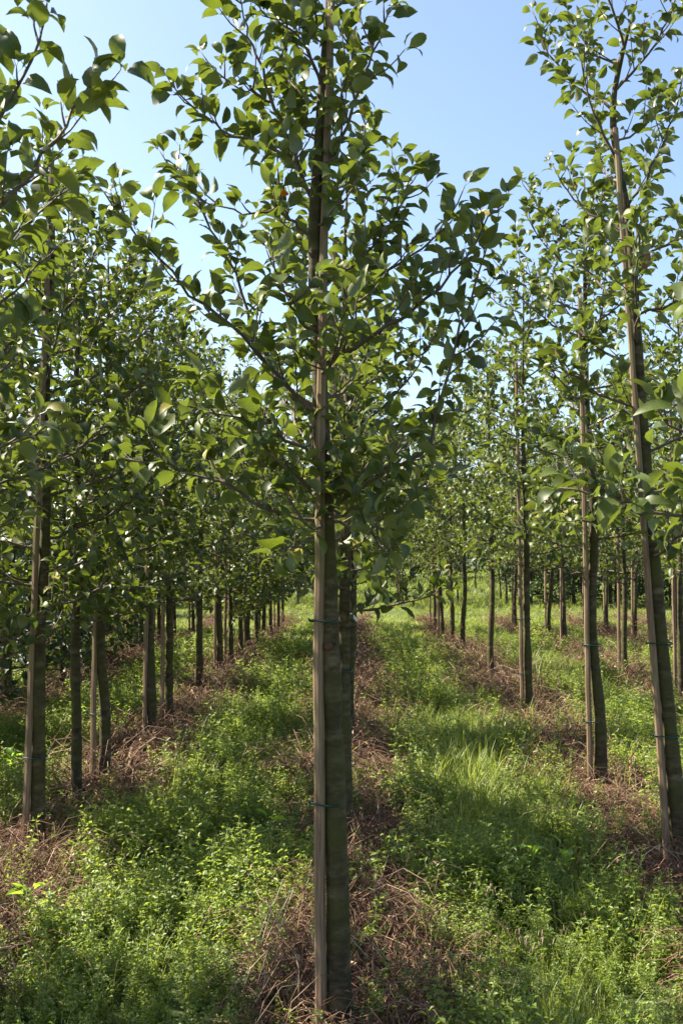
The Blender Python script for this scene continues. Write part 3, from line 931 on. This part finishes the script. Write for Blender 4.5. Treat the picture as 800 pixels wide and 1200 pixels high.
# near 2 - 9 m: weeds and grass
for (y0, y1, n, sc) in ((1.6, 6.0, 9000, 1.0), (6.0, 10.5, 9500, 1.15), (10.5, 16, 9000, 1.4)):
    x, y = rand_pts(n, y0, y1)
    m, e = strip_mask(x, y)
    gmix = vnoise(x*1.3+3, y*0.9+8)
    isg = rng.random(len(x)) < np.clip((gmix-0.42)*2.2 + np.where(x > 0.5, 0.15, -0.2) + (y > 8)*0.25, 0.04, 0.9)
    keep = (~m) & (rng.random(len(x)) < 0.45+0.7*vnoise(x*2+9, y*2)) | (m & (rng.random(len(x)) < 0.16))
    hgt = 0.62+0.75*vnoise(x*1.7, y*1.7+30)
    hgt = hgt*np.clip(0.55+np.abs(e)*4, 0.55, 1.0)
    s = sc*hgt*(0.7+0.5*rng.random(len(x)))
    a = keep & isg; b = keep & ~isg
    bank(G, x[a], y[a], s[a]); bank(W_, x[b], y[b], s[b])
    # taller stalks
    x, y = rand_pts(int(n*0.07), y0, y1); m, e = strip_mask(x, y)
    q = ~m & (vnoise(x*0.9+60, y*0.9) > 0.45)
    bank(S_, x[q], y[q], 0.55+0.5*rng.random(q.sum()))
    # dead weeds on the strips
    x, y = rand_pts(int(n*1.2), y0, y1); m, e = strip_mask(x, y)
    q = (m | (e < 0.10*rng.random(len(x)))) & (rng.random(len(x)) < 0.75)
    bank(D_, x[q], y[q], sc*(0.55+0.8*rng.random(q.sum())*(0.5+vnoise(x[q]*2, y[q]*1.5))))
for (y0, y1, n, sc) in ((16, 24, 6000, 1.05), (24, 34, 5500, 1.25), (34, 60, 4000, 1.8)):
    x, y = rand_pts(n, y0, y1, 0.46, 1.5)
    m, e = strip_mask(x, y)
    isg = rng.random(len(x)) < 0.75
    trk = (y > 25) & (y < 28.5)
    s = sc*(0.6+0.6*rng.random(len(x)))*np.where(trk, 0.55, 1)
    a = ~m & isg; b = ~m & ~isg
    bank(GF, x[a], y[a], s[a]); bank(WF, x[b], y[b], s[b]*0.9)
    x, y = rand_pts(int(n*0.6), y0, y1, 0.46, 1.5); m, e = strip_mask(x, y)
    bank(D_, x[m], y[m], 1.5*(0.6+0.7*rng.random(m.sum())))
# pink flower spikes at the front right
x, y = rand_pts(600, 2.6, 5.2)
q = (x > 0.45) & (x < 1.5) & (vnoise(x*2, y*2+4) > 0.42) & ~strip_mask(x, y)[0]
bank(PK, x[q], y[q], 0.65+0.4*rng.random(q.sum()))
def go(name, col, lst, n, label, tilt=0.12):
    P = np.concatenate([a for a, b in lst]); S = np.concatenate([b for a, b in lst])
    return scatter(name, col, P, S, n, tilt, label)
go('grass', C_grass, G, 4, 'fresh green grass between the near tree rows')
go('distant_grass', C_grassfar, GF, 3, 'pale green grass of the far alleys and track')
go('low_weeds', C_weed, W_, 6, 'feathery bright green weeds covering the near alleys', 0.2)
go('distant_weeds', C_weedfar, WF, 3, 'green weeds of the far alleys', 0.2)
go('weed_stalks', C_stalk, S_, 4, 'taller leafy weed stalks rising above the alley', 0.15)
go('dead_weeds', C_dead, D_, 8, 'reddish brown dead weeds and litter along the tree rows', 0.15)
go('pink_flowers', C_pink, PK, 3, 'tiny pink flower spikes among the weeds at front right', 0.15)

# ------------------------------------------------------------------ single plants and litter on the ground
def broad_plant(px, py, n, ln, label, mat='dock', upright=0.5, wd=0.26):
    Y = CAMH*F/(py-VY)
    x = (px-VX)/F*Y
    root = obj('broadleaf_plant', None); root.location = (x, Y, float(gz(x, Y)))
    tag(root, label, 'weed')
    for i in range(n):
        az = i*2.4+rng.normal()*0.3
        d = np.array([math.cos(az), math.sin(az), upright*(0.5+rng.random())])
        v, t = LEAF_HI[int(rng.integers(0, 10))]
        R = leaf_frame(d, 0.25)
        a = Acc(); s = ln*(0.65+0.5*rng.random())
        h0 = np.array([0, 0, 0.10+0.13*rng.random()])
        a.add(s*v@R.T + h0, t)
        lf = obj('leaf', a.mesh('leaf'), M[mat], root)
    a = Acc(); tube(a, [np.array([0, 0, -0.02]), np.array([0.004, 0, 0.12]), np.array([0, 0.004, 0.22])], [0.004, 0.003, 0.002], 5)
    obj('stem', a.mesh('stem'), M[mat], root)
    return root
broad_plant(316, 1000, 11, 0.085, 'bright yellow-green broadleaf seedling left of the centre tree')
broad_plant(40, 1095, 10, 0.10, 'pale green broadleaf weed at the lower left edge')
broad_plant(655, 1040, 6, 0.085, 'broad-leaved dock plant near the right edge strip', upright=1.1)
broad_plant(15, 925, 9, 0.10, 'leafy dark weed beside the first stake at the left edge', upright=1.3)
broad_plant(620, 1045, 5, 0.085, 'dock with drooping pale leaf in the right alley', upright=0.9)

def dry_stalks(px, py, n, ln, d0, label):
    Y = CAMH*F/(py-VY); x = (px-VX)/F*Y
    a = Acc()
    for i in range(n):
        p = np.array([rng.normal()*0.02, rng.normal()*0.02, 0])
        d = nrm(np.array(d0)+rng.normal(size=3)*0.08); l_ = ln*(0.7+0.5*rng.random())
        P = catmull([p, p+d*l_*0.5, p+d*l_+np.array([0.01, 0, -0.015])], 6)
        tube(a, P, np.linspace(0.0026, 0.0012, 6), 4)
    o = obj('dry_stalks', a.mesh('dry_stalks'), M['straw']); o.location = (x, Y, float(gz(x, Y)))
    tag(o, label, 'dry grass'); return o
dry_stalks(297, 1135, 6, 0.34, (0.32, 0, 0.9), 'pale dry grass stalks slanting beside the centre strip')
dry_stalks(470, 1150, 4, 0.36, (-0.6, -0.15, 0.45), 'thin dry stem arching over the strip right of the centre trunk')
dry_stalks(683, 925, 5, 0.30, (0.5, 0, 0.55), 'pale dry straws beside the second right trunk')
dry_stalks(30, 1010, 5, 0.32, (-0.5, -0.1, 0.5), 'bleached dry stems beside the first left stake')

def fallen_apple(px, py, r):
    Y = CAMH*F/(py-VY); x = (px-VX)/F*Y
    a = Acc(); n, mseg = 10, 14
    V = []
    for i in range(n+1):
        th = PI*i/n
        rr = math.sin(th)*(1+0.08*math.cos(th)); zz = math.cos(th)*0.9 - 0.22*math.exp(-(th/0.45)**2) + 0.12*math.exp(-((PI-th)/0.4)**2)
        for k_ in range(mseg):
            f = 2*PI*k_/mseg; V.append((rr*math.cos(f)*r, rr*math.sin(f)*r, zz*r))
    q = [(i*mseg+k_, (i+1)*mseg+k_, (i+1)*mseg+(k_+1) % mseg, i*mseg+(k_+1) % mseg) for i in range(n) for k_ in range(mseg)]
    a.add(V, None, q)
    o = obj('apple', a.mesh('apple'), M['apple']); o.location = (x, Y, float(gz(x, Y))+0.10); o.rotation_euler = (0.5, 0.3, 0)
    tag(o, 'small red apple lying in the weeds left of the centre tree', 'apple')
    s = Acc(); tube(s, [np.array([0, 0, r*0.6]), np.array([0.003, 0, r*1.15])], 0.0016, 5)
    obj('stem', s.mesh('stem'), M['twig'], o)
fallen_apple(362, 905, 0.024)
